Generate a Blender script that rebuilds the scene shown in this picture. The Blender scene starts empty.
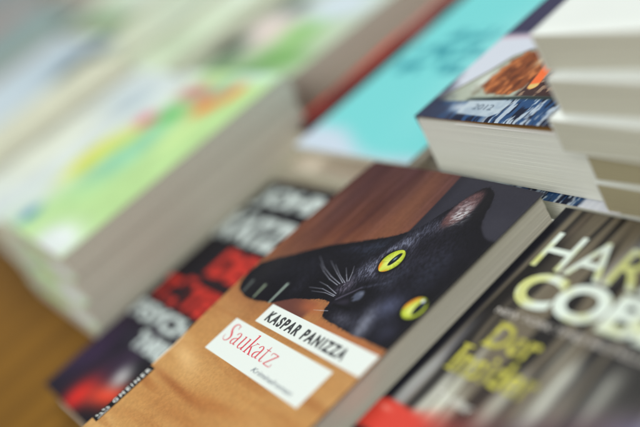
import bpy, math, random
import numpy as np
from mathutils import Matrix, Vector

random.seed(7)
S = bpy.context.scene
MM = 0.001

# ------------------------------------------------------------------ camera
cd = bpy.data.cameras.new('camera')
cam = bpy.data.objects.new('camera', cd)
S.collection.objects.link(cam)
S.camera = cam
CX = Vector((0.51882196, 0.70364854, -0.48549203))      # image right
CY = Vector((0.15053843, -0.63422924, -0.75834784))     # image down
CZ = Vector((-0.84152359, 0.32036231, -0.4349782))      # view direction
m = Matrix((CX, -CY, -CZ)).transposed().to_4x4()
m.translation = Vector((380.432, 13.944, 196.003)) * MM
cam.matrix_world = m
cd.sensor_width = 36.0
cd.lens = 896.85 / 640.0 * 36.0
cd.clip_start = 0.01
cd.clip_end = 50.0
cd.dof.use_dof = True
cd.dof.focus_distance = 0.384
cd.dof.aperture_fstop = 2.3
cd.dof.aperture_blades = 9

# ------------------------------------------------------------------ world, lamps, exposure
w = bpy.data.worlds.new('World')
S.world = w
w.use_nodes = True
bg = w.node_tree.nodes['Background']
bg.inputs[0].default_value = (0.93, 0.97, 1.0, 1)
bg.inputs[1].default_value = 0.31
S.view_settings.view_transform = 'Standard'
S.view_settings.look = 'None'
S.view_settings.exposure = 0.05
S.view_settings.gamma = 1.0


def area(name, loc, target, sx, sy, power, col):
    l = bpy.data.lights.new(name, 'AREA')
    l.shape = 'RECTANGLE'
    l.size = sx
    l.size_y = sy
    l.energy = power
    l.color = col
    o = bpy.data.objects.new(name, l)
    S.collection.objects.link(o)
    o.location = loc
    o.rotation_euler = (Vector(target) - Vector(loc)).to_track_quat('-Z', 'Y').to_euler()
    return o


# the shop's ceiling panels at the far side, plus an added fill behind the camera
area('ceiling_panel_far', (-0.9, 0.9, 2.1), (-0.1, 0.2, 0), 1.6, 1.2, 31, (0.97, 1.0, 0.96))
area('fill_panel_near', (1.05, -1.1, 1.25), (0.0, 0.15, 0), 1.2, 0.8, 21, (1.0, 0.985, 0.93))  # added fill that brightens the page faces turned to the camera


# ------------------------------------------------------------------ helpers: colours and noise
def lin(c):
    c = np.asarray(c, float) / 255.0
    return np.where(c <= 0.04045, c / 12.92, ((c + 0.055) / 1.055) ** 2.4)


def vnoise(x, y, seed=0):
    """value noise, 0..1"""
    xi = np.floor(x).astype(np.int64)
    yi = np.floor(y).astype(np.int64)
    fx = x - xi
    fy = y - yi
    fx = fx * fx * (3 - 2 * fx)
    fy = fy * fy * (3 - 2 * fy)

    def h(a, b):
        n = (a * 374761393 + b * 668265263 + seed * 1442695041) & 0xffffffff
        n = ((n ^ (n >> 13)) * 1274126177) & 0xffffffff
        n = (n ^ (n >> 16)) & 0xffffff
        return n / float(0xffffff)
    return ((h(xi, yi) * (1 - fx) + h(xi + 1, yi) * fx) * (1 - fy)
            + (h(xi, yi + 1) * (1 - fx) + h(xi + 1, yi + 1) * fx) * fy)


def fbm(x, y, seed=0, o=4):
    r = 0
    a = 0.5
    t = 0
    for k in range(o):
        r = r + a * vnoise(x * 2 ** k, y * 2 ** k, seed + k * 17)
        t += a
        a *= 0.5
    return r / t


def sm(a, b, x):
    t = np.clip((x - a) / (b - a), 0, 1)
    return t * t * (3 - 2 * t)


def mix(A, col, m_):
    c = np.asarray(col, float)
    return A * (1 - m_[..., None]) + c * m_[..., None]


def polydist(px, py, poly):
    """signed distance to a polygon, negative inside"""
    d = np.full(px.shape, 1e18)
    inside = np.zeros(px.shape, bool)
    n = len(poly)
    for i in range(n):
        ax, ay = poly[i]
        bx, by = poly[(i + 1) % n]
        ex, ey = bx - ax, by - ay
        t = np.clip(((px - ax) * ex + (py - ay) * ey) / (ex * ex + ey * ey + 1e-12), 0, 1)
        d = np.minimum(d, (px - ax - t * ex) ** 2 + (py - ay - t * ey) ** 2)
        c = ((ay > py) != (by > py)) & (px < (bx - ax) * (py - ay) / (by - ay + 1e-12) + ax)
        inside ^= c
    d = np.sqrt(d)
    return np.where(inside, -d, d)


def segd(px, py, a, b):
    ex, ey = b[0] - a[0], b[1] - a[1]
    t = np.clip(((px - a[0]) * ex + (py - a[1]) * ey) / (ex * ex + ey * ey), 0, 1)
    return np.hypot(px - a[0] - t * ex, py - a[1] - t * ey), t


def blob(px, py, cx, cy, rx, ry, ang=0.0):
    c, s = math.cos(ang), math.sin(ang)
    u = ((px - cx) * c + (py - cy) * s) / rx
    v = (-(px - cx) * s + (py - cy) * c) / ry
    return np.exp(-(u * u + v * v))


def boxm(px, py, x0, x1, y0, y1, e):
    return sm(x0 - e, x0 + e, px) * (1 - sm(x1 - e, x1 + e, px)) * sm(y0 - e, y0 + e, py) * (1 - sm(y1 - e, y1 + e, py))


# ------------------------------------------------------------------ materials
def new_mat(name):
    mt = bpy.data.materials.new(name)
    mt.use_nodes = True
    nt = mt.node_tree
    return mt, nt, nt.nodes['Principled BSDF']


def plain(name, col, rough=0.5, spec=0.5, coat=0.0):
    mt, nt, b = new_mat(name)
    b.inputs['Base Color'].default_value = (*lin(col), 1)
    b.inputs['Roughness'].default_value = rough
    b.inputs['Specular IOR Level'].default_value = spec
    b.inputs['Coat Weight'].default_value = coat
    return mt


def print_mat(name, rough=0.38, coat=0.0, coat_rough=0.2, bump=0.05, spec=0.09):
    """printed cover board: ink colours held per vertex, fine linen-like bump and uneven sheen"""
    mt, nt, b = new_mat(name)
    at = nt.nodes.new('ShaderNodeAttribute')
    at.attribute_name = 'ink'
    nt.links.new(at.outputs['Color'], b.inputs['Base Color'])
    tc = nt.nodes.new('ShaderNodeTexCoord')
    n1 = nt.nodes.new('ShaderNodeTexNoise')
    n1.inputs['Scale'].default_value = 900
    n1.inputs['Detail'].default_value = 4
    nt.links.new(tc.outputs['Object'], n1.inputs['Vector'])
    bp = nt.nodes.new('ShaderNodeBump')
    bp.inputs['Strength'].default_value = bump
    bp.inputs['Distance'].default_value = 0.0004
    nt.links.new(n1.outputs['Fac'], bp.inputs['Height'])
    nt.links.new(bp.outputs['Normal'], b.inputs['Normal'])
    n2 = nt.nodes.new('ShaderNodeTexNoise')
    n2.inputs['Scale'].default_value = 45
    n2.inputs['Detail'].default_value = 5
    nt.links.new(tc.outputs['Object'], n2.inputs['Vector'])
    mr = nt.nodes.new('ShaderNodeMapRange')
    mr.inputs['To Min'].default_value = rough - 0.06
    mr.inputs['To Max'].default_value = rough + 0.08
    nt.links.new(n2.outputs['Fac'], mr.inputs['Value'])
    nt.links.new(mr.outputs['Result'], b.inputs['Roughness'])
    b.inputs['Specular IOR Level'].default_value = spec
    b.inputs['Coat Weight'].default_value = coat
    b.inputs['Coat Roughness'].default_value = coat_rough
    return mt


def pages_mat(name, col, line=0.82, zscale=2600):
    """edge of a block of leaves: fine lines along the leaves, a few darker signature gaps"""
    mt, nt, b = new_mat(name)
    tc = nt.nodes.new('ShaderNodeTexCoord')
    mp = nt.nodes.new('ShaderNodeMapping')
    mp.inputs['Scale'].default_value = (9, 9, zscale)
    nt.links.new(tc.outputs['Object'], mp.inputs['Vector'])
    n1 = nt.nodes.new('ShaderNodeTexNoise')
    n1.inputs['Scale'].default_value = 1.0
    n1.inputs['Detail'].default_value = 5
    n1.inputs['Roughness'].default_value = 0.7
    nt.links.new(mp.outputs['Vector'], n1.inputs['Vector'])
    cr = nt.nodes.new('ShaderNodeValToRGB')
    c = lin(col)
    cr.color_ramp.elements[0].position = 0.25
    cr.color_ramp.elements[0].color = (*(c * line), 1)
    cr.color_ramp.elements[1].position = 0.62
    cr.color_ramp.elements[1].color = (*c, 1)
    nt.links.new(n1.outputs['Fac'], cr.inputs['Fac'])
    nt.links.new(cr.outputs['Color'], b.inputs['Base Color'])
    bp = nt.nodes.new('ShaderNodeBump')
    bp.inputs['Strength'].default_value = 0.5
    bp.inputs['Distance'].default_value = 0.0003
    nt.links.new(n1.outputs['Fac'], bp.inputs['Height'])
    nt.links.new(bp.outputs['Normal'], b.inputs['Normal'])
    b.inputs['Roughness'].default_value = 0.85
    b.inputs['Specular IOR Level'].default_value = 0.2
    return mt


M_SATIN = print_mat('satin_print', 0.42)
M_GLOSS = print_mat('gloss_print', 0.34, coat=0.05)
M_MATT = print_mat('matt_print', 0.55)
M_PAGE = pages_mat('page_edges_grey_cream', (226, 222, 206), 0.80, 1700)
M_PAGE_W = pages_mat('page_edges_white', (238, 240, 230), 0.94)
M_PAGE_C = pages_mat('page_edges_cream', (232, 230, 212), 0.93)
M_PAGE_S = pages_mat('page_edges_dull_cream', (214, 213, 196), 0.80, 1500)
M_PAGE_D = pages_mat('page_edges_tan_shaded', (178, 169, 138), 0.85)  # lower white books: yellower paper, with the stack's shade deepened into the colour


# ------------------------------------------------------------------ helpers: meshes
def link(name, me, mat=None, parent=None):
    o = bpy.data.objects.new(name, me)
    S.collection.objects.link(o)
    if mat is not None:
        me.materials.append(mat)
    if parent is not None:
        o.parent = parent
    return o


def grid_sheet(name, W, H, nx, ny, art, zf, thick, mat, parent, core=(225, 222, 210), x0=0.0, y0=0.0):
    """a printed board: W x H mm, art(x, y) -> sRGB 0..255 per point, zf(x, y) its warp"""
    xs = np.linspace(0, W, nx) + x0
    ys = np.linspace(0, H, ny) + y0
    X, Y = np.meshgrid(xs, ys)
    Z = zf(X, Y)
    col = lin(np.clip(art(X, Y), 0, 255))
    top = np.stack([X, Y, Z], -1).reshape(-1, 3)
    idx = np.arange(nx * ny).reshape(ny, nx)
    q = np.stack([idx[:-1, :-1], idx[:-1, 1:], idx[1:, 1:], idx[1:, :-1]], -1).reshape(-1, 4)
    ring = np.concatenate([idx[0, :], idx[1:, -1], idx[-1, -2::-1], idx[-2:0:-1, 0]])
    n = len(ring)
    a0 = nx * ny
    up = top[ring]
    dn = up - np.array([0, 0, thick])
    verts = np.concatenate([top, up, dn]) * MM
    i = np.arange(n)
    j = (i + 1) % n
    sk = np.stack([a0 + i, a0 + n + i, a0 + n + j, a0 + j], -1)
    verts = np.concatenate([verts, (top - np.array([0, 0, thick])) * MM])
    qb = q[:, ::-1] + a0 + 2 * n
    cc = np.tile(lin(core), (2 * n + nx * ny, 1))
    cols = np.concatenate([col.reshape(-1, 3), cc])
    cols = np.concatenate([cols, np.ones((len(cols), 1))], 1)
    me = bpy.data.meshes.new(name)
    quads = np.concatenate([q, sk, qb])
    nq = len(quads)
    me.vertices.add(len(verts))
    me.vertices.foreach_set('co', verts.ravel())
    tot = nq * 4
    me.loops.add(tot)
    li = quads.ravel()
    me.loops.foreach_set('vertex_index', li.astype(np.int32))
    me.polygons.add(nq)
    ls = np.arange(nq) * 4
    me.polygons.foreach_set('loop_start', ls.astype(np.int32))
    me.update(calc_edges=True)
    me.validate()
    ca = me.color_attributes.new('ink', 'FLOAT_COLOR', 'POINT')
    ca.data.foreach_set('color', cols.ravel())
    return link(name, me, mat, parent)


def page_block(name, x0, x1, y0, y1, z0, z1, mat, parent, layer=0.9, jit=0.22, lean=(0, 0), seed=1, zf=None):
    """a block of leaves gathered in signatures, each standing a hair in or out of the last"""
    r = random.Random(seed)
    n = max(2, int((z1 - z0) / layer))
    vs, fs = [], []
    drift = [0, 0, 0]
    cuts = [0.0]
    for k in range(n):
        cuts.append(cuts[-1] + r.uniform(0.35, 1.7))
    cuts = [c / cuts[-1] for c in cuts]
    for k in range(n):
        for e in range(3):
            drift[e] = drift[e] * 0.7 + r.uniform(-jit, jit)
        a = z0 + (z1 - z0) * cuts[k]
        b = z0 + (z1 - z0) * cuts[k + 1]
        for zz, ins in ((a + 0.03, 0.06), (a + 0.09, 0), (b - 0.09, 0), (b - 0.03, 0.06)):
            t = (zz - z0) / (z1 - z0)
            lx, ly = lean[0] * t, lean[1] * t
            vs += [(x0 + lx, y0 + drift[0] + ins + ly, zz), (x1 + drift[1] - ins + lx, y0 + drift[0] + ins + ly, zz),
                   (x1 + drift[1] - ins + lx, y1 + drift[2] - ins + ly, zz), (x0 + lx, y1 + drift[2] - ins + ly, zz)]
    rings = len(vs) // 4
    for k in range(rings - 1):
        for c in range(4):
            d = (c + 1) % 4
            fs.append((k * 4 + c, k * 4 + d, k * 4 + 4 + d, k * 4 + 4 + c))
    fs.append((3, 2, 1, 0))
    t = (rings - 1) * 4
    fs.append((t, t + 1, t + 2, t + 3))
    me = bpy.data.meshes.new(name)
    me.from_pydata([(a * MM, b * MM, c * MM) for a, b, c in vs], [], fs)
    me.update()
    return link(name, me, mat, parent)


def slab(name, x0, x1, y0, y1, z0, z1, mat, parent, r=0.0):
    bev = min(r, (z1 - z0) * 0.45) if r else 0
    import bmesh
    bm = bmesh.new()
    bmesh.ops.create_cube(bm, size=1)
    for v in bm.verts:
        v.co = Vector(((x0 + x1) / 2 + v.co.x * (x1 - x0), (y0 + y1) / 2 + v.co.y * (y1 - y0),
                       (z0 + z1) / 2 + v.co.z * (z1 - z0))) * MM
    if bev:
        bmesh.ops.bevel(bm, geom=list(bm.edges), offset=bev * MM, segments=2, affect='EDGES')
    me = bpy.data.meshes.new(name)
    bm.to_mesh(me)
    bm.free()
    return link(name, me, mat, parent)


def text(name, s, x, y, wd, ht, mat, parent, zf=None, z=0.14, bold=0.0, space=1.0, shear=0.0, ang=0.0, fit='bbox'):
    """lettering as a thin printed sheet; its box is fitted to wd x ht mm at (x, y)"""
    cu = bpy.data.curves.new(name, 'FONT')
    cu.body = s
    cu.size = 10
    cu.offset = bold
    cu.space_character = space
    cu.shear = shear
    cu.resolution_u = 5
    tmp = bpy.data.objects.new('tmp', cu)
    S.collection.objects.link(tmp)
    dg = bpy.context.evaluated_depsgraph_get()
    dg.update()
    me = bpy.data.meshes.new_from_object(tmp.evaluated_get(dg))
    bpy.data.objects.remove(tmp)
    me.name = name
    n = len(me.vertices)
    co = np.zeros(n * 3)
    me.vertices.foreach_get('co', co)
    co = co.reshape(-1, 3)
    mn = co.min(0)
    mx = co.max(0)
    u = (co[:, 0] - mn[0]) / (mx[0] - mn[0]) * wd
    v = (co[:, 1] - mn[1]) / (mx[1] - mn[1]) * ht
    c, s_ = math.cos(ang), math.sin(ang)
    X = x + u * c - v * s_
    Y = y + u * s_ + v * c
    Z = (zf(X, Y) if zf else 0 * X) + z
    me.vertices.foreach_set('co', (np.stack([X, Y, Z], 1) * MM).ravel())
    me.update()
    return link(name, me, mat, parent)


def strokes(name, polys, mat, parent, z):
    """flat lettering from hand-drawn pen strokes: each a centre line with a width at every point"""
    vs, fs = [], []
    for dz, pl in enumerate(polys):
        pts = np.array([p[:2] for p in pl], float)
        wd = np.array([p[2] for p in pl], float)
        # Catmull-Rom resample
        P, Wd = [], []
        n = len(pts)
        for i in range(n - 1):
            p0, p1, p2, p3 = pts[max(i - 1, 0)], pts[i], pts[i + 1], pts[min(i + 2, n - 1)]
            st = 6 if n > 2 else 1
            for k in range(st):
                t = k / st
                P.append(0.5 * ((2 * p1) + (-p0 + p2) * t + (2 * p0 - 5 * p1 + 4 * p2 - p3) * t * t + (-p0 + 3 * p1 - 3 * p2 + p3) * t ** 3))
                Wd.append(wd[i] * (1 - t) + wd[i + 1] * t)
        P.append(pts[-1])
        Wd.append(wd[-1])
        P = np.array(P)
        T = np.gradient(P, axis=0)
        T /= np.linalg.norm(T, axis=1)[:, None] + 1e-9
        N = np.stack([-T[:, 1], T[:, 0]], 1)
        b = len(vs)
        for p, nn, w_ in zip(P, N, Wd):
            for sgn in (1, -1):
                q = p + nn * w_ * 0.5 * sgn
                vs.append((q[0] * MM, q[1] * MM, (z + dz * 0.0012) * MM))
        for k in range(len(P) - 1):
            fs.append((b + 2 * k, b + 2 * k + 1, b + 2 * k + 3, b + 2 * k + 2))
    me = bpy.data.meshes.new(name)
    me.from_pydata(vs, [], fs)
    me.update()
    return link(name, me, mat, parent)


def thing(name, label, cat, loc, rot=0.0, group=None, tilt=(0, 0)):
    o = bpy.data.objects.new(name, None)
    o.empty_display_size = 0.02
    S.collection.objects.link(o)
    o.location = Vector(loc) * MM
    o.rotation_euler = (math.radians(tilt[0]), math.radians(tilt[1]), math.radians(rot))
    o['label'] = label
    o['category'] = cat
    if group:
        o['group'] = group
    return o


def flat(x, y):
    return 0 * x


def book(label, x, y, zbot, W, H, T, art, rot=0.0, mat=None, pages=None, group=None, nx=40, ny=60, zf=flat,
         inset=1.4, core=(225, 222, 210), lean=(0, 0), seed=1, spine_col=(60, 58, 62), back_col=(225, 225, 220),
         gap=0.15, ct=0.35, pdy=0.0, name='book', tilt=(0, 0), layer=0.9, jit=0.1):
    """a paperback lying face up; origin at its lower left bottom corner, spine along x = 0"""
    t = thing(name, label, 'book', (x, y, zbot), rot, group, tilt)
    mat = mat or M_SATIN
    pages = pages or M_PAGE
    zt = T
    grid_sheet('front_cover', W, H, nx, ny, art, lambda a, b: zt + zf(a, b), ct, mat, t, core)
    sc = plain('back_board', back_col, 0.4)
    slab('back_cover', 0.45, W, 0, H, 0.0, ct, sc, t)
    slab('spine', 0.0, 0.4, 0.02, H - 0.02, 0.02, T - ct - 0.02, plain('spine_board', spine_col, 0.4), t)
    page_block('page_block', 0.5, W - inset, inset * 0.55 + pdy, H - inset * 0.55 + pdy, ct + 0.02, T - ct - gap, pages, t,
               lean=lean, seed=seed, layer=layer, jit=jit)
    return t


def copy_tree(o, parent=None):
    c = o.copy()
    S.collection.objects.link(c)
    if parent is not None:
        c.parent = parent
    for ch in list(o.children):
        copy_tree(ch, c)
    return c


# ------------------------------------------------------------------ the table
TZ = -46.0


def tabletop():
    mt, nt, b = new_mat('table_wood')
    tc = nt.nodes.new('ShaderNodeTexCoord')
    mp = nt.nodes.new('ShaderNodeMapping')
    mp.inputs['Scale'].default_value = (22, 2.2, 3)
    nt.links.new(tc.outputs['Object'], mp.inputs['Vector'])
    n = nt.nodes.new('ShaderNodeTexNoise')
    n.inputs['Scale'].default_value = 1.5
    n.inputs['Detail'].default_value = 8
    nt.links.new(mp.outputs['Vector'], n.inputs['Vector'])
    cr = nt.nodes.new('ShaderNodeValToRGB')
    cr.color_ramp.elements[0].position = 0.3
    cr.color_ramp.elements[0].color = (*lin((112, 76, 16)), 1)
    cr.color_ramp.elements[1].position = 0.75
    cr.color_ramp.elements[1].color = (*lin((148, 104, 26)), 1)
    nt.links.new(n.outputs['Fac'], cr.inputs['Fac'])
    nt.links.new(cr.outputs['Color'], b.inputs['Base Color'])
    b.inputs['Roughness'].default_value = 0.5
    b.inputs['Specular IOR Level'].default_value = 0.15
    o = slab('tabletop', -2700, 420, -260, 1100, TZ - 30, TZ, mt, None, 2.0)
    o['kind'] = 'structure'


tabletop()


# ------------------------------------------------------------------ the cat novel
# local y = 0 is the foot of the cover; the art below is written with y + 5
YO = 5.0


def bump_z(x, y):
    """the spine side of the cover stands a little proud around the middle"""
    yy = np.clip((y + YO - 62) / 150, 0, 1)
    return 2.4 * np.exp(-(x / 13.0) ** 2) * np.sin(np.pi * yy) ** 0.8


CAT = [(2.7, 104.9), (0.5, 111.2), (2.5, 118.6), (8.6, 124.3), (20.0, 134.0), (31.2, 141.9), (47.4, 149.2), (65.0, 157.6), (73.4, 164.1),
       (77.1, 170.5), (79.5, 176.5), (82.3, 182.0), (84.3, 187.5), (86.3, 191.8), (88.5, 195.0), (91.5, 196.3), (94.9, 195.0), (97.6, 193.0), (99.1, 190.5), (101.0, 187.0),
       (101.8, 183.1), (104.0, 178.5), (106.3, 174.5), (111.7, 170.4), (116, 168.6), (130, 168.0), (130, 106.0), (119.0, 105.9), (108.3, 106.1),
       (95.5, 105.6), (83.5, 106.3), (76, 106.6), (71.8, 107.5), (69.5, 110.5), (68.1, 115.0), (62.0, 114.8), (52.2, 111.4), (45, 109.2), (38.6, 105.3),
       (34.5, 102.6), (29.2, 101.6), (22, 100.0), (14.1, 99.3), (8.0, 100.4), (4.6, 102.4)]


def cat_art(x, y):
    y = y + YO
    nx_ = fbm(x * 0.35, y * 0.03, 3, 5)            # grain along the book's height
    n2 = fbm(x * 0.05, y * 0.03, 9, 4)
    n3 = fbm(x * 1.3, y * 0.1, 21, 4)
    keys = [(0, (200, 150, 90)), (55, (200, 148, 88)), (85, (192, 140, 84)), (105, (170, 114, 68)), (125, (136, 86, 58)),
            (150, (116, 68, 50)), (175, (94, 56, 48)), (205, (78, 48, 48))]
    ky = [k[0] for k in keys]
    A = np.stack([np.interp(y + (n2 - 0.5) * 26, ky, [k[1][c] for k in keys]) for c in range(3)], -1)
    A = A * (1 + (nx_ - 0.5)[..., None] * np.array([0.5, 0.7, 0.85]) * (0.06 + 0.88 * sm(95, 150, y))[..., None])
    A = A * (1 + (n3 - 0.5)[..., None] * (0.04 + 0.12 * sm(95, 140, y))[..., None])
    # orange lit band in the upper wood, darker seams
    A = mix(A, (150, 98, 66), 0.45 * blob(x, y, 58, 172, 9, 45, 0.12))
    A = mix(A, (62, 34, 38), 0.5 * blob(x, y, 14, 180, 8, 60, 0.1))
    A = mix(A, (70, 36, 36), 0.45 * np.exp(-((x - 36 - (y - 160) * 0.1) / 2.6) ** 2) * sm(120, 150, y))
    # soft knots and pale streaks in the lower wood
    w1 = fbm(x * 0.016, y * 0.075 + 0.5 * fbm(x * 0.03, y * 0.02, 35, 2), 33, 4)
    A = mix(A, (228, 188, 128), 0.4 * sm(0.35, 0.9, w1) * (1 - sm(92, 104, y)))
    A = mix(A, (158, 92, 46), 0.5 * sm(0.45, 0.85, fbm(x * 0.014 + 7, y * 0.16 + 3 + 0.6 * fbm(x * 0.03, y * 0.02, 36, 2), 41, 4)) * (1 - sm(88, 100, y)))
    A = mix(A, (150, 84, 44), 0.6 * blob(x, y, 30, 47, 30, 2.2, -0.03))
    A = mix(A, (162, 94, 46), 0.4 * blob(x, y, 50, 38, 34, 5.0, 0.05))
    A *= (1 + (fbm(x * 1.2, y * 1.2, 52, 3) - 0.5)[..., None] * 0.10)
    A = mix(A, (232, 188, 128), 0.85 * blob(x, y, 18, 60, 16, 4.2, -0.15))
    A = mix(A, (168, 96, 48), 0.45 * blob(x, y, 62, 50, 26, 3.5, 0.15))
    # dark table edge at the upper right
    dk = sm(-0.5, 0.5, x - (70.4 + 0.7 * np.sin(y * 0.05))) * sm(118, 120, y)
    dkc = (47, 46, 57)
    A = mix(A, dkc, dk)
    A = mix(A, (58, 57, 68), dk * 0.8 * blob(x, y, 113, 176, 9, 9))
    A = mix(A, (38, 36, 46), dk * 0.8 * (1 - sm(0.8, 7, x - 70.4)))
    A *= (1 + (fbm(x * 0.8, y * 0.8, 5, 3) - 0.5)[..., None] * 0.10)
    # print shade of the leg on the wood
    A = mix(A, (92, 52, 50), 0.85 * boxm(x, y, 36, 62, 100, 111.5, 2.5))
    A = mix(A, (176, 98, 62), 0.8 * blob(x, y, 60, 109, 8, 3.8))
    A = mix(A, (180, 108, 66), 0.6 * boxm(x, y, 72, 119, 102, 106, 1.2))
    # the cat
    edge = fbm(x * 1.1, y * 1.1, 61, 3) - 0.5
    d = polydist(x, y, CAT) + edge * 0.9
    body = 1 - sm(-0.35, 0.35, d)
    fur = fbm(x * 2.1 + y * 0.5, y * 0.7 - x * 0.3, 71, 4)
    furs = fbm(x * 2.6 + y * 1.3, y * 0.55 - x * 0.35, 77, 4)
    C = np.zeros(A.shape) + np.array((14, 12, 20.0))
    C *= (1 + (fur - 0.5)[..., None] * 0.9)
    fs = 0.25 + 0.75 * sm(0.34, 0.8, furs)
    fm = 0.3 + 0.7 * sm(0.3, 0.75, fur)
    r1 = np.hypot((x - 78.5) / 5.4, (y - 145) / 7.6)
    C = mix(C, (150, 154, 180), 0.85 * fs * np.exp(-((r1 - 1.45) / 0.33) ** 2) * (0.35 + 0.65 * sm(-3, 6, 79 - x)))
    C = mix(C, (150, 156, 182), 0.9 * fs * blob(x, y, 69, 136, 4.5, 7, 0.3))
    C = mix(C, (134, 140, 164), 0.8 * fs * blob(x, y, 77, 158, 5, 9, -0.3))
    C = mix(C, (112, 116, 138), 0.7 * fs * blob(x, y, 83, 168, 7, 6))
    C = mix(C, (70, 84, 104), 0.45 * fm * blob(x, y, 62, 149, 4, 10, -0.6))
    C = mix(C, (62, 60, 76), 0.5 * fm * blob(x, y, 95, 152, 14, 14))
    C = mix(C, (76, 78, 96), 0.55 * fm * blob(x, y, 88, 134, 7, 5))
    # ear, with its reddish inside and pale tuft
    C = mix(C, (104, 72, 74), 0.95 * (0.5 + 0.5 * fm) * (1 - sm(0.8, 1.25, np.hypot((x - 88.5 - (y - 180) * 0.10) / 5.6, (y - 181.5) / 11.5))))
    C = mix(C, (108, 66, 62), 0.6 * fm * blob(x, y, 86.5, 174, 2.5, 5))
    C = mix(C, (104, 76, 74), 0.6 * fs * blob(x, y, 90.5, 190, 2.0, 3.5))
    tuft = 0.25 + 0.75 * sm(0.42, 0.66, fbm(x * 0.5 + y * 0.3, y * 1.1 - x * 0.9, 83, 3))
    C = mix(C, (216, 220, 224), 1.0 * tuft * blob(x, y, 90.2, 178.5, 4.4, 6.5, 0.25))
    C = mix(C, (150, 130, 134), 0.7 * tuft * blob(x, y, 88, 183, 3.0, 5))
    C = mix(C, (20, 18, 24), 0.85 * blob(x, y, 96.8, 186, 2.6, 9, 0.25))
    # muzzle, chin, cheek
    C = mix(C, (134, 126, 146), 0.95 * fs * blob(x, y, 67.5, 124.5, 4.0, 5.0))
    C = mix(C, (176, 180, 196), 0.9 * (0.5 + 0.5 * fs) * blob(x, y, 97.5, 112.0, 4.0, 9.5, 0.35))
    C = mix(C, (92, 98, 120), 0.5 * fs * blob(x, y, 99, 113.0, 10, 10))
    C = mix(C, (66, 74, 98), 0.55 * fm * blob(x, y, 55, 147, 12, 3.0, 0.45))
    C = mix(C, (60, 66, 86), 0.6 * fm * blob(x, y, 104, 146, 7, 14, 0.1))
    C = mix(C, (84, 92, 116), 0.5 * fs * blob(x, y, 90, 141, 3.5, 10, -0.2))
    C = mix(C, (110, 112, 130), 0.7 * (0.4 + 0.6 * fs) * blob(x, y, 84, 110, 8, 4))
    C = mix(C, (92, 98, 128), 0.85 * (0.5 + 0.5 * fm) * blob(x, y, 101, 124, 7, 6.5))
    C = mix(C, (70, 72, 96), 0.6 * (0.5 + 0.5 * fm) * blob(x, y, 112, 113, 5, 5))
    C = mix(C, (66, 60, 76), 0.55 * blob(x, y, 75.5, 117.5, 6, 2.0, 0.5))
    dd, _ = segd(x, y, (70, 117.5), (77, 127))
    C = mix(C, (96, 90, 108), 0.7 * np.exp(-(dd / 0.7) ** 2))
    dd, _ = segd(x, y, (77, 127), (88, 134))
    C = mix(C, (80, 84, 104), 0.55 * np.exp(-(dd / 0.9) ** 2) * fm)
    dd, _ = segd(x, y, (71.5, 114.5), (82, 115.5))
    C = mix(C, (10, 9, 13), 0.8 * np.exp(-(dd / 0.9) ** 2))
    # nose
    nr = np.hypot((x - 79.8) / 3.0, (y - 122.8) / 3.3) + 0.25 * (fbm(x * 0.9, y * 0.9, 90, 2) - 0.5)
    C = mix(C, (14, 13, 18), 0.8 * (1 - sm(1.0, 1.7, nr)))
    C = mix(C, (88, 94, 114), 0.9 * (1 - sm(0.6, 1.3, nr)))
    C = mix(C, (130, 136, 152), 0.5 * blob(x, y, 80.4, 124.4, 1.2, 1.1))
    C = mix(C, (22, 20, 26), 0.8 * blob(x, y, 78.4, 120.4, 0.7, 0.9))
    # leg sheen
    C = mix(C, (48, 50, 62), 0.5 * fm * blob(x, y, 30, 126, 18, 7, 0.5))
    C = mix(C, (50, 50, 64), 0.6 * fm * blob(x, y, 40, 117, 4, 7, 0.3))
    # eyes
    for (ex, ey, rx, ry, an, rim_a) in ((78.3, 144.9, 5.7, 7.1, -0.12, -1.9), (113.4, 127.4, 5.6, 6.0, 0.0, 2.7)):
        c, s = math.cos(an), math.sin(an)
        u = (x - ex) * c + (y - ey) * s
        v = -(x - ex) * s + (y - ey) * c
        if ex < 100:
            e = np.abs(u) / (rx * np.clip(1 - np.abs(v / ry) ** 1.9, 0.001, 1) ** 0.55 + 0.01)
            e = np.where(np.abs(v) > ry, 9, e)
        else:
            e = np.hypot(u / rx, v / ry)
        C = mix(C, (9, 8, 10), 0.92 * (1 - sm(1.06, 1.36, e)))
        iris = np.zeros(A.shape) + np.array((200, 212, 70.0))
        iris = mix(iris, (226, 238, 140), 0.85 * blob(u, v, 0.0, -1.0, 3.0, 3.6))
        iris = mix(iris, (158, 176, 34), 0.6 * sm(0.5, 0.95, e))
        rd = (u * math.cos(rim_a) + v * math.sin(rim_a)) / max(rx, ry)
        iris = mix(iris, (230, 150, 44), 0.95 * sm(0.28, 0.8, rd) * sm(0.3, 0.8, e))
        iris = mix(iris, (140, 66, 28), 0.8 * sm(0.70, 1.0, rd) * sm(0.7, 1.0, e))
        a_ = np.arctan2(v, u)
        iris *= (1 + 0.16 * (vnoise(a_ * 9 + 20, e * 1.5, 7) - 0.5))[..., None]
        C = mix(C, (1, 1, 1), 0 * u)
        C = C * (1 - (1 - sm(0.92, 1.05, e))[..., None]) + iris * (1 - sm(0.92, 1.05, e))[..., None]
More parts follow.
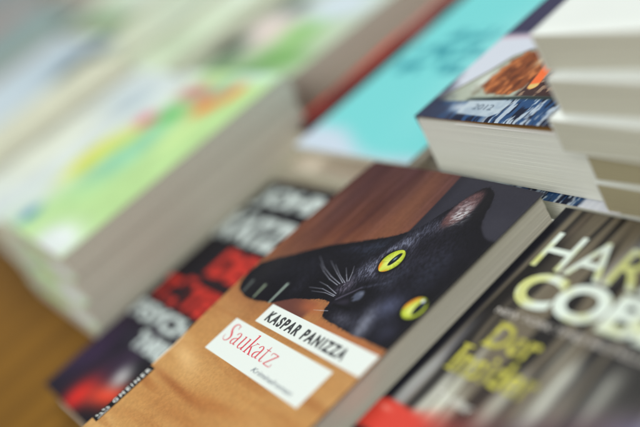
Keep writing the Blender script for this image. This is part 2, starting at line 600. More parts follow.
        if ex < 100:
            pd = np.hypot((u - 0.75) / 1.75, (v - 1.3) / 4.5)
            C = mix(C, (14, 20, 26), 1 - sm(0.8, 1.05, pd))
            C = mix(C, (150, 178, 205), 0.9 * blob(u, v, 0.5, 1.6, 0.55, 1.3))
        else:
            pd = np.hypot((u - 2.2) / 2.2, (v - 0.9) / 4.6)
            C = mix(C, (14, 20, 26), 1 - sm(0.8, 1.05, pd))
            C = mix(C, (230, 240, 245), 1.0 * (1 - sm(0.6, 1.0, np.hypot((u - 0.9) / 1.1, (v - 4.2) / 1.1))))
            C = mix(C, (90, 120, 150), 0.7 * blob(u, v, 2.2, 2.2, 0.5, 1.0))
    A = A * (1 - body[..., None]) + C * body[..., None]
    # fine hairs standing out along the outline
    hr = sm(0.58, 0.75, fbm(x * 3.2, y * 0.9, 101, 2)) * np.exp(-((d - 0.5) / 0.6) ** 2)
    A = mix(A, (34, 30, 36), 0.6 * hr * (d > 0))
    # toes
    for a, b, col in (((9.8, 101.3), (8.9, 108.1), (96, 104, 100)), ((19.3, 101.4), (18.5, 109.2), (150, 166, 140)), ((32.6, 102.6), (31.8, 114.5), (178, 198, 184))):
        dd, t = segd(x, y, a, b)
        A = mix(A, col, 0.95 * np.exp(-(dd / (0.65 + 0.3 * t)) ** 2.0))
    # whiskers: curved, thin
    rr = random.Random(5)
    WH = [[(63, 125), (53.4, 126.9), (43.3, 129.9), (33.4, 134.6)], [(62.3, 124), (54.2, 125.3), (45.7, 127.9), (39, 130.9)],
          [(65.1, 126.5), (57.7, 129.1), (48.5, 133.4)], [(65.5, 127.5), (61.5, 130.3), (56.8, 133.8)], [(64, 126), (55, 129.4), (43, 134.5)],
          [(67.1, 118.8), (56.2, 119.5), (47.1, 117.6)], [(66.9, 118.2), (59.8, 118.2), (51, 116.4)], [(66.6, 119.9), (57, 121.8), (50, 122.2)],
          [(71.8, 110.8), (68, 109.6), (63.6, 108.4)], [(66.2, 128), (63.4, 132.5), (60.5, 136)]]
    for wl in WH:
        ns = len(wl) - 1
        for i in range(ns):
            dd, t = segd(x, y, wl[i], wl[i + 1])
            A = mix(A, (200, 204, 218), (0.85 - 0.5 * (i + t) / ns) * np.exp(-(dd / 0.2) ** 2))
    # cover labels, paper white
    k1 = 1 - sm(-0.12, 0.12, np.maximum(np.abs(x - (36.4 + 119.4) / 2) - (119.4 - 36.4) / 2, np.abs(y - 96.9) - 5.6))
    k2 = 1 - sm(-0.12, 0.12, np.maximum(np.abs(x - 64.45) - 41.35, np.abs(y - 78.45) - 9.85))
    A = mix(A, (236, 243, 238), np.maximum(k1, k2))
    # publisher's strip along the spine edge
    k3 = 1 - sm(-0.1, 0.1, np.maximum(np.abs(x - 2.9) - 2.9, np.abs(y - 30.2) - 17.2))
    A = mix(A, (26, 25, 28), k3)
    A = mix(A, (236, 214, 184), 0.8 * (1 - sm(-0.2, 0.2, np.maximum(np.abs(x - 0.9) - 0.9, np.abs(y - 58) - 9.5))))
    return A


def edge_round(W, H, r, k):
    def f(x, y):
        d = np.minimum(np.minimum(x, W - x), np.minimum(y, H - y))
        return -k * np.clip(1 - d / r, 0, 1) ** 2
    return f


def cat_z(x, y):
    arch = 1.5 * np.sin(np.pi * np.clip(x / 120, 0, 1)) * np.clip((y - 140) / 55, 0, 1) ** 2
    return bump_z(x, y) + arch + edge_round(120, 195, 1.2, 0.25)(x, y)


cat_book = book('paperback with a black cat with yellow eyes on its cover, top of its stack', 0, YO, -15.3, 120, 195, 15.3, cat_art,
                mat=M_SATIN, pages=M_PAGE, nx=560, ny=900, zf=cat_z, name='cat_cover_book', seed=3,
                spine_col=(190, 130, 75), gap=0.6, inset=2.0, layer=1.2, jit=0.12, core=(52, 44, 44), group='copies of the cat novel in one stack')  # dark core colour paints the thin shadow line along the cover edge


def cz(x, y):
    return 15.3 + cat_z(x, y)


INK = plain('black_ink', (38, 40, 44), 0.5)
text('author_lettering', 'KASPAR PANIZZA', 41.2, 93.5 - YO, 62.8, 6.0, INK, cat_book, cz, 0.1, bold=0.42, space=1.3)

# hand drawn light serif capitals and minuscules for the title, unit = x-height 6.6 mm
RED = plain('red_ink', (228, 52, 74), 0.5)


def title():
    th, tk = 0.26, 0.95
    P = []

    def add(ox, sc, pl):
        P.append([(ox + a * sc, b * 1.0, c) for a, b, c in pl])
    b0 = 76.3 - YO
    # S
    add(26.6, 1, [(5.5, b0 + 9.6, th), (5.2, b0 + 8.1, th), (5.6, b0 + 7.6, th)])
    add(26.6, 1, [(5.5, b0 + 8.0, th), (4.6, b0 + 9.3, th), (3.2, b0 + 9.7, .4), (1.6, b0 + 9.0, .8), (1.2, b0 + 7.6, 1.0), (2.0, b0 + 6.0, tk),
                  (3.9, b0 + 4.4, 1.1), (5.3, b0 + 2.9, 1.0), (5.2, b0 + 1.2, .8), (3.9, b0 + 0.1, .4), (2.3, b0 + 0.1, th), (0.9, b0 + 1.1, th), (0.5, b0 + 2.6, th)])
    # a
    for ox in (34.4, 55.4):
        add(ox, 1, [(0.5, b0 + 5.1, .7), (0.9, b0 + 6.0, .5), (2.0, b0 + 6.6, th), (3.2, b0 + 6.0, .7), (3.6, b0 + 4.8, tk), (3.6, b0 + 1.3, tk), (4.0, b0 + 0.4, .5), (5.1, b0 + 0.6, th)])
        add(ox, 1, [(3.5, b0 + 3.9, th), (1.8, b0 + 3.3, .4), (0.6, b0 + 2.4, .8), (0.5, b0 + 1.2, tk), (1.4, b0 + 0.2, .4), (2.6, b0 + 0.4, th), (3.5, b0 + 1.3, th)])
    # u
    ox = 41.0
    add(ox, 1, [(0.0, b0 + 6.3, th), (1.5, b0 + 6.5, th)])
    add(ox, 1, [(1.1, b0 + 6.5, tk), (1.1, b0 + 1.8, tk), (1.5, b0 + 0.6, .6), (2.6, b0 + 0.1, th), (3.7, b0 + 0.6, th), (4.7, b0 + 1.7, th)])
    add(ox, 1, [(4.9, b0 + 6.5, tk), (4.9, b0 + 0.1, tk)])
    add(ox, 1, [(3.7, b0 + 6.3, th), (5.2, b0 + 6.5, th)])
    add(ox, 1, [(4.9, b0 + 0.2, th), (6.2, b0 + 0.3, th)])
    # k
    ox = 48.3
    add(ox, 1, [(1.1, b0 + 10.2, tk), (1.1, b0 + 0.0, tk)])
    add(ox, 1, [(-0.1, b0 + 9.8, th), (1.3, b0 + 10.2, th)])
    add(ox, 1, [(0.0, b0 + 0.1, th), (2.3, b0 + 0.1, th)])
    add(ox, 1, [(1.4, b0 + 2.9, th), (4.7, b0 + 6.4, th)])
    add(ox, 1, [(3.6, b0 + 6.4, th), (5.8, b0 + 6.4, th)])
    add(ox, 1, [(2.4, b0 + 4.0, .7), (5.2, b0 + 0.1, 1.0)])
    add(ox, 1, [(4.2, b0 + 0.1, th), (6.5, b0 + 0.1, th)])
    # t
    ox = 61.2
    add(ox, 1, [(0.0, b0 + 6.3, .3), (3.5, b0 + 6.3, .3)])
    add(ox, 1, [(1.5, b0 + 8.2, .3), (1.5, b0 + 1.5, tk), (2.0, b0 + 0.4, .6), (2.9, b0 + 0.2, th), (3.8, b0 + 0.9, th)])
    # z
    ox = 66.4
    add(ox, 1, [(0.5, b0 + 4.9, th), (0.7, b0 + 6.3, .35), (5.2, b0 + 6.3, .35)])
    add(ox, 1, [(5.1, b0 + 6.3, .7), (0.4, b0 + 0.2, .7)])
    add(ox, 1, [(0.4, b0 + 0.2, .35), (5.3, b0 + 0.2, .35), (5.6, b0 + 1.8, th)])
    strokes('title_lettering', P, RED, cat_book, 15.3 + 0.08)


title()
text('genre_lettering', 'Kriminalroman', 64.2, 71.0 - YO, 33, 2.5, plain('grey_ink', (128, 136, 146), 0.5), cat_book, cz, 0.1, shear=0.3)
WHT = plain('white_ink', (228, 230, 226), 0.5)
text('publisher_lettering', 'GMEINER', 4.6, 24.0 - YO, 22, 3.2, WHT, cat_book, cz, 0.12, bold=0.35, space=1.5, ang=math.pi / 2)
P = []
for k in range(4):
    P.append([(1.5 + 0.9 * (k % 2), 14.5 - YO + 1.9 * k, .8), (3.0 + 1.1 * (k % 2), 15.6 - YO + 1.9 * k, .8)])
P.append([(4.9, 14.4 - YO, .5), (4.9, 21.5 - YO, .5)])
strokes('publisher_mark', P, WHT, cat_book, 15.3 + 0.14)


def plain_art(c0, seed=1, amp=0.06):
    def f(x, y):
        A = np.zeros(x.shape + (3,)) + np.array(c0, float)
        return A * (1 + amp * (fbm(x * 0.05, y * 0.05, seed, 3) - 0.5))[..., None]
    return f


c2 = book('second copy of the cat novel down, directly beneath the cat cover', 0.4, YO + 0.3, -30.7, 120, 195, 15.3, plain_art((150, 96, 60)),
          name='cat_cover_book', seed=13, spine_col=(190, 130, 75), group='copies of the cat novel in one stack')
c3 = copy_tree(c2)
c3.location = Vector((-0.3, YO - 0.2, TZ)) * MM
c3['label'] = 'lowest copy of the cat novel, lying on the wooden table'


# ------------------------------------------------------------------ the striped thriller beside it
def stripes_art(x, y):
    X = x + 121.3
    Y = y + 10
    warp = x + (fbm(x * 0.04, y * 0.015, 3, 3) - 0.5) * 10
    s = fbm(warp * 0.20, y * 0.008 + 3, 55, 3)
    A = np.zeros(x.shape + (3,)) + np.array((30, 27, 27.0))
    A = mix(A, (122, 112, 94), 0.9 * sm(0.50, 0.62, s))
    low = 1 - sm(100, 140, Y)
    s2 = fbm(warp * 0.16 + 9, y * 0.010, 66, 3)
    A = mix(A, (214, 216, 200), (0.15 + 0.85 * low) * sm(0.50, 0.60, s2) * (0.4 + 0.6 * low))
    A = mix(A, (86, 60, 48), 0.6 * low * sm(0.52, 0.62, fbm(warp * 0.22 + 5, y * 0.02, 67, 3)))
    for (sx, sw, y0_, y1_, k_) in ((11, 2.4, 90, 124, .8), (21, 3.0, 88, 118, .9), (33, 2.2, 90, 112, .7), (47, 3.5, 98, 128, .6), (63, 4.5, 100, 140, .85), (80, 3.5, 108, 142, .6), (27, 1.4, 118, 142, .4), (53, 1.6, 128, 148, .5)):
        A = mix(A, (216, 218, 206), k_ * np.exp(-((warp + 2 - sx) / sw) ** 2) * sm(y0_ - 8, y0_ + 8, Y) * (1 - sm(y1_ - 10, y1_ + 6, Y)))
    A = mix(A, (178, 178, 176), 0.75 * np.exp(-((x - 47 - (y - 180) * 0.15) / 4) ** 2) * sm(166, 176, Y))
    A = mix(A, (140, 142, 150), 0.6 * np.exp(-((x - 9) / 2.6) ** 2) * (1 - sm(126, 150, Y)))  # reflected streak beside the spine edge, painted into the ink
    A = mix(A, (150, 132, 108), 0.5 * np.exp(-((x - 14) / 2.5) ** 2) * sm(180, 196, Y))
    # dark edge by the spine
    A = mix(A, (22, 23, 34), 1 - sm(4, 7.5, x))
    # red picture field along the foot
    top = np.interp(X, [110, 118, 125, 140, 160, 180, 205, 245], [88, 92.5, 95, 95, 99, 106, 122, 140])
    k = sm(-1.2 - 9 * sm(135, 160, X), 1.2 + 9 * sm(135, 160, X), top - Y)
    R = np.zeros(A.shape) + np.array((222, 70, 56.0))
    R = mix(R, (120, 52, 54), sm(142, 172, X))
    R = mix(R, (74, 54, 66), 0.9 * sm(160, 182, X))
    R = mix(R, (128, 128, 170), 0.9 * sm(200, 222, X))
    R = mix(R, (246, 150, 136), 0.7 * blob(X, Y, 128, 91, 3, 1.2))
    R = mix(R, (28, 24, 32), sm(0, 4, (top - 13 - 15 * sm(130, 150, X)) - Y))
    A = A * (1 - k[..., None]) + R * k[..., None]
    return A


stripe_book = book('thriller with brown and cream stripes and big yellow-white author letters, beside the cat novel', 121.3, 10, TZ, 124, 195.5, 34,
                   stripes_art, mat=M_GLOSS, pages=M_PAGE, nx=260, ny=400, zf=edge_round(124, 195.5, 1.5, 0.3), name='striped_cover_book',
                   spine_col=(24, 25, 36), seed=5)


def lemon_ink(name, c1, c2, sc=60):
    mt, nt, b = new_mat(name)
    tc = nt.nodes.new('ShaderNodeTexCoord')
    n = nt.nodes.new('ShaderNodeTexNoise')
    n.inputs['Scale'].default_value = sc
    n.inputs['Detail'].default_value = 2
    nt.links.new(tc.outputs['Object'], n.inputs['Vector'])
    cr = nt.nodes.new('ShaderNodeValToRGB')
    cr.color_ramp.elements[0].position = 0.40
    cr.color_ramp.elements[0].color = (*lin(c1), 1)
    cr.color_ramp.elements[1].position = 0.56
    cr.color_ramp.elements[1].color = (*lin(c2), 1)
    nt.links.new(n.outputs['Fac'], cr.inputs['Fac'])
    nt.links.new(cr.outputs['Color'], b.inputs['Base Color'])
    b.inputs['Roughness'].default_value = 0.4
    return mt


LEM = lemon_ink('lemon_white_ink', (208, 212, 130), (226, 238, 228), 70)
YEL = lemon_ink('yellow_ink', (150, 144, 24), (202, 196, 52), 140)


def st(x, y):
    return x - 121.3, y - 10


x, y = st(130.2, 171.8)
text('author_first_name', 'HARLAN', x, y, 98, 19.6, LEM, stripe_book, None, 34.12, bold=0.05)
x, y = st(134.0, 151.9)
text('author_surname', 'COBEN', x, y, 94, 18.3, LEM, stripe_book, None, 34.12, bold=0.38, space=0.95)
x, y = st(134.6, 145.6)
text('award_lettering', 'NEW YORK TIMES BESTSELLERAUTOR', x, y, 92, 2.9, plain('pale_ink', (196, 190, 182), 0.4), stripe_book, None, 34.1, bold=0.1)


def serif_bits(base, items, mat, parent, z):
    strokes(base, items, mat, parent, z)


x, y = st(142.2, 130.6)
text('title_first_word', 'Der', x, y, 24, 12.0, YEL, stripe_book, None, 34.12, bold=0.2)
x, y = st(136.2, 115.8)
text('title_second_word', 'Insider', x, y, 41, 12.6, YEL, stripe_book, None, 34.12, bold=0.15)
SF = []
for (a, b, l) in ((142.2, 130.9, 6.0), (142.2, 142.3, 5.0), (136.0, 116.0, 4.6), (136.0, 128.1, 4.6), (142.2, 116.0, 3.6), (146.4, 116.0, 3.6),):
    a, b = st(a, b)
    SF.append([(a - 0.8, b, 0.9), (a + l, b, 0.9)])
strokes('title_serifs', SF, YEL, stripe_book, 34.2)
x, y = st(141.5, 103.5)
text('genre_lettering', 'Thriller', x, y, 20, 3.6, plain('pale_genre_ink', (226, 226, 216), 0.4), stripe_book, None, 34.1, bold=0.1)


# ------------------------------------------------------------------ the black and red thriller on the other side
def black_art(x, y):
    A = np.zeros(x.shape + (3,)) + np.array((28, 26, 34.0))
    A = mix(A, (60, 44, 68), 0.7 * sm(0.42, 0.65, fbm(x * 0.04, y * 0.03, 5, 3)) * (1 - sm(50, 100, y)))
    A = mix(A, (58, 40, 72), 0.7 * blob(x, y, 12, 30, 20, 26))
    A = mix(A, (52, 50, 66), 0.6 * blob(x, y, 48, 52, 40, 7))
    A = mix(A, (220, 40, 36), 0.98 * blob(x, y, 42, 8, 11, 13))
    A = mix(A, (235, 70, 44), 0.98 * blob(x, y, 66, 18, 22, 8, 0.3))
    A = mix(A, (206, 206, 206), 0.9 * blob(x, y, 62, 30, 7, 8, 0.6))
    # the broken red field behind the title
    r = boxm(x, y, 34, 130, 106, 131, 1.5) + boxm(x, y, 2, 130, 78, 101, 1.5)
    A = mix(A, (70, 22, 26), 0.7 * np.clip(r, 0, 1) * sm(0.3, 0.55, fbm(x * 0.09, y * 0.07, 15, 3)))
    return A


blk = book('black thriller with blocky white and red lettering, left of the cat novel', -131, 5.5, TZ, 126, 190.5, 16, black_art, rot=2.0,
           mat=M_SATIN, pages=M_PAGE_W, nx=120, ny=190, name='black_cover_book', spine_col=(30, 28, 38), seed=8)
RD = plain('red_title_ink', (204, 46, 36), 0.4, 0.2)
GW = plain('grey_white_ink', (206, 218, 216), 0.4)
for nm, s, x, y, wd, ht, mt in (('author_first_name', 'JOHN', 6, 164, 84, 20, GW), ('author_surname', 'KATZEN', 1, 135, 108, 24, GW),
                                ('title_first_word', 'DER', 36, 107, 62, 22, RD), ('title_second_word', 'TÄTER', 4, 80, 92, 22, RD),
                                ('subtitle_first_word', 'PSYCHO', 4, 63, 100, 13, GW), ('subtitle_second_word', 'THRILLER', 38, 47, 70, 12, GW)):
    text(nm, s, x, y, wd, ht, mt, blk, None, 16.1, bold=0.5, space=0.92)


# ------------------------------------------------------------------ turquoise book and those under it, behind
def turq_art(x, y):
    A = np.zeros(x.shape + (3,)) + np.array((124, 218, 219.0))
    d = (y - 2) - 20 * (1 - x / 119) - 5 * np.sin(x * 0.06)
    A = mix(A, (206, 220, 236), 1 - sm(-11, 9, d))
    A = mix(A, (34, 132, 150), 0.85 * (boxm(x, y, 12, 92, 80, 92, 1.5) + boxm(x, y, 20, 92, 98, 110, 1.5) + boxm(x, y, 30, 80, 116, 128, 1.5)) * sm(0.40, 0.5, vnoise(x * 0.22, y * 0.16, 4)))
    A = mix(A, (166, 232, 232), 0.5 * blob(x, y, 90, 100, 20, 60))
    return A


turq = book('turquoise paperback with a pale blue foot, on top of the red book', -116, 213, -16.6, 119, 205, 4.6, turq_art, rot=0.5,
            mat=M_MATT, pages=M_PAGE_C, nx=100, ny=160, name='turquoise_cover_book', spine_col=(90, 60, 60), back_col=(215, 205, 190), seed=9)


def red_art(x, y):
    A = np.zeros(x.shape + (3,)) + np.array((214, 66, 48.0))
    A = mix(A, (44, 28, 32), sm(7, 11, x))  # shadow band next to the turquoise book, painted into the cover colour
    A = mix(A, (120, 44, 42), 0.8 * sm(0.45, 0.55, vnoise(x * 0.1, y * 0.06, 8)) * sm(10, 20, y))
    A = mix(A, (216, 150, 140), 0.8 * sm(95, 130, y) * (1 - sm(6, 10, x)))
    A = mix(A, (110, 40, 38), 0.7 * sm(0.5, 0.6, fbm(x * 0.3, y * 0.04, 6, 2)) * (1 - sm(60, 90, y)))
    A = mix(A, (232, 84, 60), 0.8 * blob(x, y, 5, 78, 5, 22))
    return A


book('red paperback sticking out to the left beneath the turquoise book', -158, 230, -32, 150, 205, 15, red_art, rot=1.0,
     mat=M_MATT, pages=M_PAGE_C, nx=60, ny=60, name='red_cover_book', core=(120, 60, 50), spine_col=(196, 60, 48), back_col=(220, 205, 190), seed=10)
book('cream paperback lowest under the turquoise and red books', -143, 211.5, TZ, 142, 205, 13.7, plain_art((226, 214, 196)), rot=0.3,
     pages=M_PAGE_C, name='cream_cover_book', spine_col=(222, 212, 196), seed=11)


# ------------------------------------------------------------------ jeans book and a second copy below it
def jeans_art(x, y):
    n = fbm(x * 0.12, y * 0.12, 4, 3)
    A = np.zeros(x.shape + (3,)) + np.array((214, 220, 232.0))
    # the picture lies right of a slanting sepia line and below y = 56
    lx = np.interp(y, [0, 14, 21, 38, 50, 56], [-4, 2, 9, 19, 24, 30])
    top = np.interp(x, [20, 30, 36, 118], [47, 55, 57, 60])
    pic = sm(-0.8, 0.8, x - lx) * sm(-0.8, 0.8, top - y)
    P = np.zeros(A.shape) + np.array((176, 184, 168.0))
    P = mix(P, (134, 128, 108), 0.8 * sm(0.45, 0.6, n) * sm(10, 20, y))
    P = mix(P, (226, 232, 224), 0.8 * blob(x, y, 22, 30, 4, 8))
    # a hand in orange brown
    hd = polydist(x, y, [(24, 25), (25, 40), (27, 50), (34, 55), (44, 54), (52, 50), (56, 40), (54, 27), (48, 20), (34, 20)])
    h = 1 - sm(-1.2, 1.2, hd + (fbm(x * 0.3, y * 0.3, 8, 2) - 0.5) * 3)
    P = mix(P, (138, 72, 38), 0.96 * h)
    P = mix(P, (92, 48, 30), 0.75 * h * sm(0.5, 0.68, fbm(x * 0.35, y * 0.16, 9, 3)))
    P = mix(P, (216, 134, 78), 0.8 * h * sm(0.55, 0.75, fbm(x * 0.3 + 5, y * 0.14, 12, 3)))
    rt = sm(50, 54, x) * sm(18, 20, y)
    P = mix(P, (62, 38, 38), 0.92 * rt)
    P = mix(P, (190, 160, 132), 0.7 * rt * sm(0.58, 0.7, fbm(x * 0.4, y * 0.2, 19, 3)))
    P = mix(P, (222, 196, 160), 0.9 * blob(x, y, 45, 47, 2.6, 5))
    dd, t = segd(x, y, (57, 27), (53, 44))
    P = mix(P, (246, 118, 62), 1 - sm(2.4, 3.2, dd))
    P = mix(P, (226, 196, 120), (1 - sm(2.2, 3.0, dd)) * (1 - sm(0.02, 0.14, t)))
    # denim along the foot, white threads running up the cover
    th = fbm(x * 0.9 - y * 0.05, y * 0.10, 31, 3)
    J = np.zeros(A.shape) + np.array((44, 78, 122.0))
    J = mix(J, (20, 28, 52), sm(0.50, 0.58, fbm(x * 0.45, y * 0.06, 37, 3)))
    J = mix(J, (196, 210, 224), 0.9 * sm(0.58, 0.66, th) * sm(44, 52, x))
    J = mix(J, (214, 222, 230), 0.85 * blob(x, y, 26, 9, 9, 4) + 0.0 * x)
    jm = sm(-0.8, 0.8, np.interp(x, [0, 24, 60, 118], [12, 13.5, 17.5, 18]) - y)
    P = P * (1 - jm[..., None]) + J * jm[..., None]
    P = mix(P, (30, 44, 46), 0.9 * np.exp(-((y - np.interp(x, [20, 60, 118], [14.5, 18, 18.5])) / 1.3) ** 2) * sm(22, 28, x))
    A = A * (1 - pic[..., None]) + P * pic[..., None]
    A = mix(A, (34, 38, 58), 0.95 * (1 - sm(10, 24, x + y * 0.55 + (n - 0.5) * 16)))
    A = mix(A, (58, 66, 92), 0.7 * (1 - sm(20, 34, x + y * 1.6 + (n - 0.5) * 20)))
    A = mix(A, (92, 82, 62), 0.85 * np.exp(-((x - lx) / 0.8) ** 2) * sm(14, 20, y) * (1 - sm(50, 54, y)))
    A = mix(A, (66, 60, 60), 0.7 * np.exp(-((y - top) / 1.0) ** 2) * sm(24, 30, x))
    A = mix(A, (230, 232, 240), 0.95 * sm(95, 98, x) * (1 - sm(6, 9, y)))
    # white tag
    tg = 1 - sm(-0.5, 0.5, polydist(x, y, [(27, 4.6), (27, 14.2), (50, 15.8), (55, 14.0), (54, 6.5), (50, 3.4)]))
    A = mix(A, (196, 210, 220), tg * 0.95)
    A = mix(A, (150, 170, 190), 0.5 * tg * sm(0.4, 0.7, fbm(x * 0.25, y * 0.25, 58, 2)))
    # violet upper field
    A = mix(A, (196, 140, 156), 0.45 * np.exp(-((y - 66 - x * 0.05) / 2.0) ** 2))
    A = mix(A, (62, 60, 88), sm(65, 71, y - x * 0.05))
    return A


jz = edge_round(118, 190, 2.0, 0.35)


def curl(x, y):
    return jz(x, y) + 2.0 * sm(25, 110, x) * (1 - sm(10, 90, y))


jeans = book('paperback with blue denim and an orange figure on its cover, pages fanned', 32.5, 214.6, -12, 118, 190, 33.6, jeans_art, rot=-0.3,
             mat=M_GLOSS, pages=M_PAGE_W, nx=240, ny=380, zf=curl, lean=(0, 2.6), pdy=-2.6, name='denim_cover_book', spine_col=(60, 70, 100), core=(120, 88, 50),
             inset=0.6, seed=12, layer=1.6, jit=0.07, gap=2.1, group='copies of the denim cover book in one stack')
text('tag_lettering', '2012', 34, 8.0, 13, 4.0, plain('faded_ink', (110, 128, 146), 0.5), jeans, curl, 33.75, bold=0.0)
slab('first_leaf', 6, 117.7, 0.5, 188, 32.2, 32.6, plain('kraft_leaf', (150, 112, 62), 0.7), jeans)
slab('highlight_leaf', 30, 117.6, -0.9, 188, 31.2, 31.5, plain('bright_leaf', (244, 244, 238), 0.6), jeans)  # added leaf; its bright edge draws the highlight along the page top
jeans2 = book('lower copy of the denim cover book, edge peeping out under the fanned one', 30, 207.2, TZ, 118, 190, 33.8, jeans_art, rot=-0.2,
              mat=M_GLOSS, pages=M_PAGE_W, nx=200, ny=320, name='denim_cover_book', spine_col=(60, 70, 100), seed=14,
              group='copies of the denim cover book in one stack')

# ------------------------------------------------------------------ stack of white books at the right
WB = 16.36
WL = ['topmost of the white-covered paperbacks stacked at the right', 'second white-covered paperback from the top at the right',
      'third white-covered paperback from the top at the right, jutting out furthest',
      'fourth white-covered paperback from the top, in the shadow of the stack', 'fifth white-covered paperback from the top, beside the fanned pages',
      'sixth white-covered paperback from the top of the right stack, low behind the striped thriller', 'lowest white-covered paperback of the right stack, on the table']
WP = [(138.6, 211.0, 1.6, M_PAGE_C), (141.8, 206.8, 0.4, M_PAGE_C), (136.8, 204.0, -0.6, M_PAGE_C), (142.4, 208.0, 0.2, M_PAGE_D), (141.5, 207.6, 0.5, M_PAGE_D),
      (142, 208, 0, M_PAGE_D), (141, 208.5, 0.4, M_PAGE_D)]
w0 = book(WL[0], 0, 0, 0, 122, 190, WB, plain_art((238, 243, 238), 3, 0.02), mat=M_GLOSS, pages=M_PAGE_S, nx=60, ny=90,
          zf=edge_round(122, 190, 3.5, 0.9), name='white_cover_book', spine_col=(238, 240, 236), back_col=(236, 238, 232), core=(232, 234, 226),
          inset=0.5, seed=15, group='white covered paperbacks stacked at the right', gap=0.95, ct=0.5)
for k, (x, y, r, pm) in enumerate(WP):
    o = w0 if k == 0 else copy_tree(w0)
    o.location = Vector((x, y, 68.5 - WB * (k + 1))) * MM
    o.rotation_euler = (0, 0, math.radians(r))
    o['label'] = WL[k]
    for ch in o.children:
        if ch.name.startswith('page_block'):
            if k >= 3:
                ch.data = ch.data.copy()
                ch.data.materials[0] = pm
            ch.location.z += 0.0


# ------------------------------------------------------------------ blurred stacks of the further rows
def blobs_art(base, items, W, H, seed=1):
    """loose printed picture: base colour and soft patches (u, v, ru, rv, colour, strength)"""
    def f(x, y):
        u, v = x / W, y / H
        A = np.zeros(x.shape + (3,)) + np.array(base, float)
        for (cu, cv, ru, rv, col, k) in items:
            A = mix(A, col, k * np.clip(1.4 * blob(u, v, cu, cv, ru, rv) , 0, 1))
        return A * (1 + 0.12 * (fbm(x * 0.06, y * 0.06, seed, 3) - 0.5))[..., None]
    return f


GREEN = [(0.1, 0.55, 0.17, 0.7, (224, 234, 234), .95), (0.80, 0.04, 0.2, 0.08, (232, 240, 238), 1), (0.26, 0.08, 0.06, 0.045, (70, 140, 180), .95),
         (0.45, 0.5, 0.16, 0.2, (150, 214, 180), .9), (0.14, 0.42, 0.10, 0.13, (222, 226, 60), .95), (0.27, 0.57, 0.08, 0.09, (214, 224, 90), .8),
         (0.41, 0.72, 0.09, 0.06, (90, 190, 100), .9), (0.24, 0.67, 0.08, 0.045, (216, 90, 116), .9), (0.66, 0.785, 0.07, 0.06, (240, 120, 50), .95),
         (0.76, 0.88, 0.06, 0.07, (236, 150, 80), .9), (0.40, 0.86, 0.14, 0.05, (206, 112, 128), .8), (0.62, 0.90, 0.06, 0.06, (120, 150, 160), .6),
         (0.78, 0.99, 0.2, 0.05, (206, 236, 222), .9), (0.72, 0.62, 0.1, 0.1, (206, 234, 160), .7)]
FAR = [(0.29, 0.38, 0.2, 0.13, (244, 222, 220), 1), (0.70, 0.20, 0.22, 0.08, (122, 178, 98), .9), (0.62, 0.38, 0.16, 0.10, (150, 206, 120), .9),
       (0.50, 0.10, 0.3, 0.07, (128, 168, 116), .9), (0.12, 0.24, 0.12, 0.08, (52, 72, 60), 1), (0.20, 0.10, 0.14, 0.07, (130, 156, 120), .9),
       (0.66, 0.55, 0.26, 0.10, (216, 230, 242), .95), (0.22, 0.56, 0.12, 0.06, (70, 86, 90), .9), (0.5, 0.78, 0.5, 0.12, (196, 204, 210), .8),
       (0.6, 0.93, 0.4, 0.06, (90, 130, 96), .8)]
NUM = ['second', 'third', 'fourth', 'fifth', 'sixth']


def stack(lab_top, lab_under, x, y, ztop, W, H, T, n, art, rot, pages, name, group, seed, mat=None, nx=70, ny=100, spine=(210, 215, 205)):
    top = book(lab_top, x, y, ztop - T, W, H, T, art, rot=rot, mat=mat or M_MATT, pages=pages, nx=nx, ny=ny, name=name, seed=seed,
               spine_col=spine, back_col=(206, 200, 186), group=group, inset=0.15, gap=0.03, core=(206, 200, 186))
    r = random.Random(seed)
    for k in range(1, n):
        c = copy_tree(top)
        c.location = Vector((x + r.uniform(-0.3, 0.3), y - 4 * k + r.uniform(-1.5, 1.5), ztop - T * (k + 1))) * MM
        c.rotation_euler = (0, 0, math.radians(rot + r.uniform(-.25, .25)))
        c['label'] = '%s book down in the stack %s' % (NUM[k - 1], lab_under)
    return top


stack('pale green book with yellow, pink and orange picture, topmost of its stack', 'under the pale green picture book', -300, 57, 20, 160, 186, 16.5, 4,
      blobs_art((192, 228, 158), GREEN, 160, 186, 3), 0.8, M_PAGE, 'green_cover_book', 'green picture books in one stack', 21)
stack('whitish floral book with green leaves behind the green picture book', 'under the whitish floral book', -375, 256, 0, 185, 210, 23, 2,
      blobs_art((200, 214, 190), FAR, 185, 210, 5), -3, M_PAGE, 'floral_cover_book', 'floral books in one stack', 22)
stack('bluish white book left of the green picture book', 'under the bluish white book', -434, 58, 18, 128, 190, 31, 2,
      blobs_art((216, 226, 226), [(0.3, 0.4, 0.3, 0.3, (232, 236, 214), .8), (0.6, 0.8, 0.3, 0.1, (190, 206, 214), .8)], 128, 190, 6), -4, M_PAGE_C,
      'bluish_cover_book', 'bluish white books in one stack', 23)
stack('cream green book behind the bluish white one', 'under the cream green book', -512, 258, 10, 128, 200, 32, 2,
      blobs_art((214, 228, 200), [(0.5, 0.2, 0.4, 0.1, (196, 212, 180), .8), (0.4, 0.8, 0.4, 0.2, (236, 244, 234), .8)], 128, 200, 7), -3, M_PAGE_C,
      'cream_green_cover_book', 'cream green books in one stack', 24)
stack('tall cream book in the third row back', 'under the tall cream book', -576, 62, 26, 134, 190, 36, 2,
      blobs_art((214, 214, 190), [(0.2, 0.5, 0.2, 0.5, (224, 226, 206), .8)], 130, 190, 8), -3, M_PAGE_C,
      'cream_cover_book', 'tall cream books in one stack', 25)
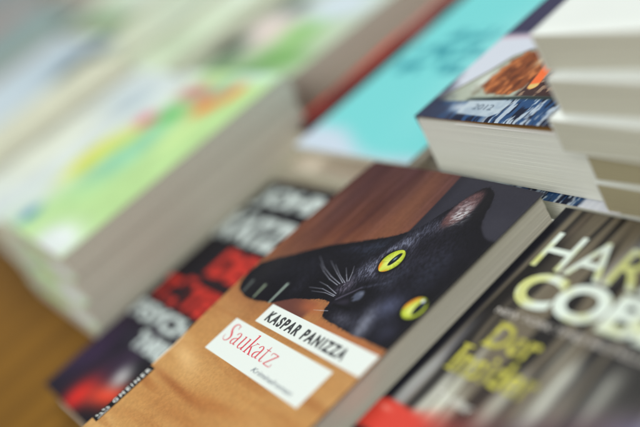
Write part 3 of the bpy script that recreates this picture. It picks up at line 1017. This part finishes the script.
stack('ivory book with pale leaves in the third row back', 'under the ivory book', -655, 262, 16, 134, 200, 31, 2,
      blobs_art((216, 222, 196), [(0.7, 0.6, 0.3, 0.3, (206, 226, 206), .8)], 130, 200, 9), -3, M_PAGE_C,
      'ivory_cover_book', 'ivory books in one stack', 26)
# large-format books of the far half of the table
BIG = [
    ('large pale blue book with a dark patch in the blurred distance', -868, 80, 285, 225, (196, 212, 222),
     [(0.86, 0.8, 0.14, 0.13, (40, 62, 74), 1), (0.35, 0.25, 0.4, 0.25, (214, 226, 232), .8)], 'pale_blue_cover_book'),
    ('large light green book with leafy corner in the blurred distance', -950, 322, 288, 225, (204, 216, 190),
     [(0.78, 0.08, 0.2, 0.1, (92, 138, 84), 1), (0.7, 0.6, 0.4, 0.3, (226, 238, 228), .9)], 'light_green_cover_book'),
    ('large grey teal book in the far blurred corner', -1240, 150, 350, 250, (150, 176, 174),
     [(0.9, 0.4, 0.12, 0.5, (176, 156, 140), .8), (0.3, 0.6, 0.4, 0.3, (134, 164, 162), .8)], 'teal_cover_book'),
    ('large beige book with a rosy edge at the top of the far row', -1330, 420, 370, 240, (196, 190, 176),
     [(0.2, 0.3, 0.3, 0.3, (196, 170, 160), .8), (0.8, 0.7, 0.3, 0.3, (206, 220, 206), .8)], 'beige_cover_book'),
    ('large grey lilac book furthest back on the table', -1680, 230, 420, 260, (166, 166, 166), [(0.4, 0.4, 0.4, 0.3, (178, 160, 156), .8)], 'lilac_cover_book'),
    ('large greyish rose book at the far end of the table', -1690, 505, 430, 250, (184, 172, 164), [(0.4, 0.4, 0.4, 0.3, (160, 164, 160), .8)], 'rose_cover_book'),
    ('large dull teal book past the grey lilac one', -2160, 330, 460, 260, (160, 172, 168), [], 'dull_teal_cover_book'),
]
for k, (lab, x, y, W, H, base, items, nm) in enumerate(BIG):
    book(lab, x, y, TZ, W, H, 66, blobs_art(base, items, W, H, 30 + k), rot=-2, mat=M_MATT, pages=M_PAGE_C, nx=50, ny=50, name=nm,
         seed=40 + k, spine_col=base, layer=1.6)
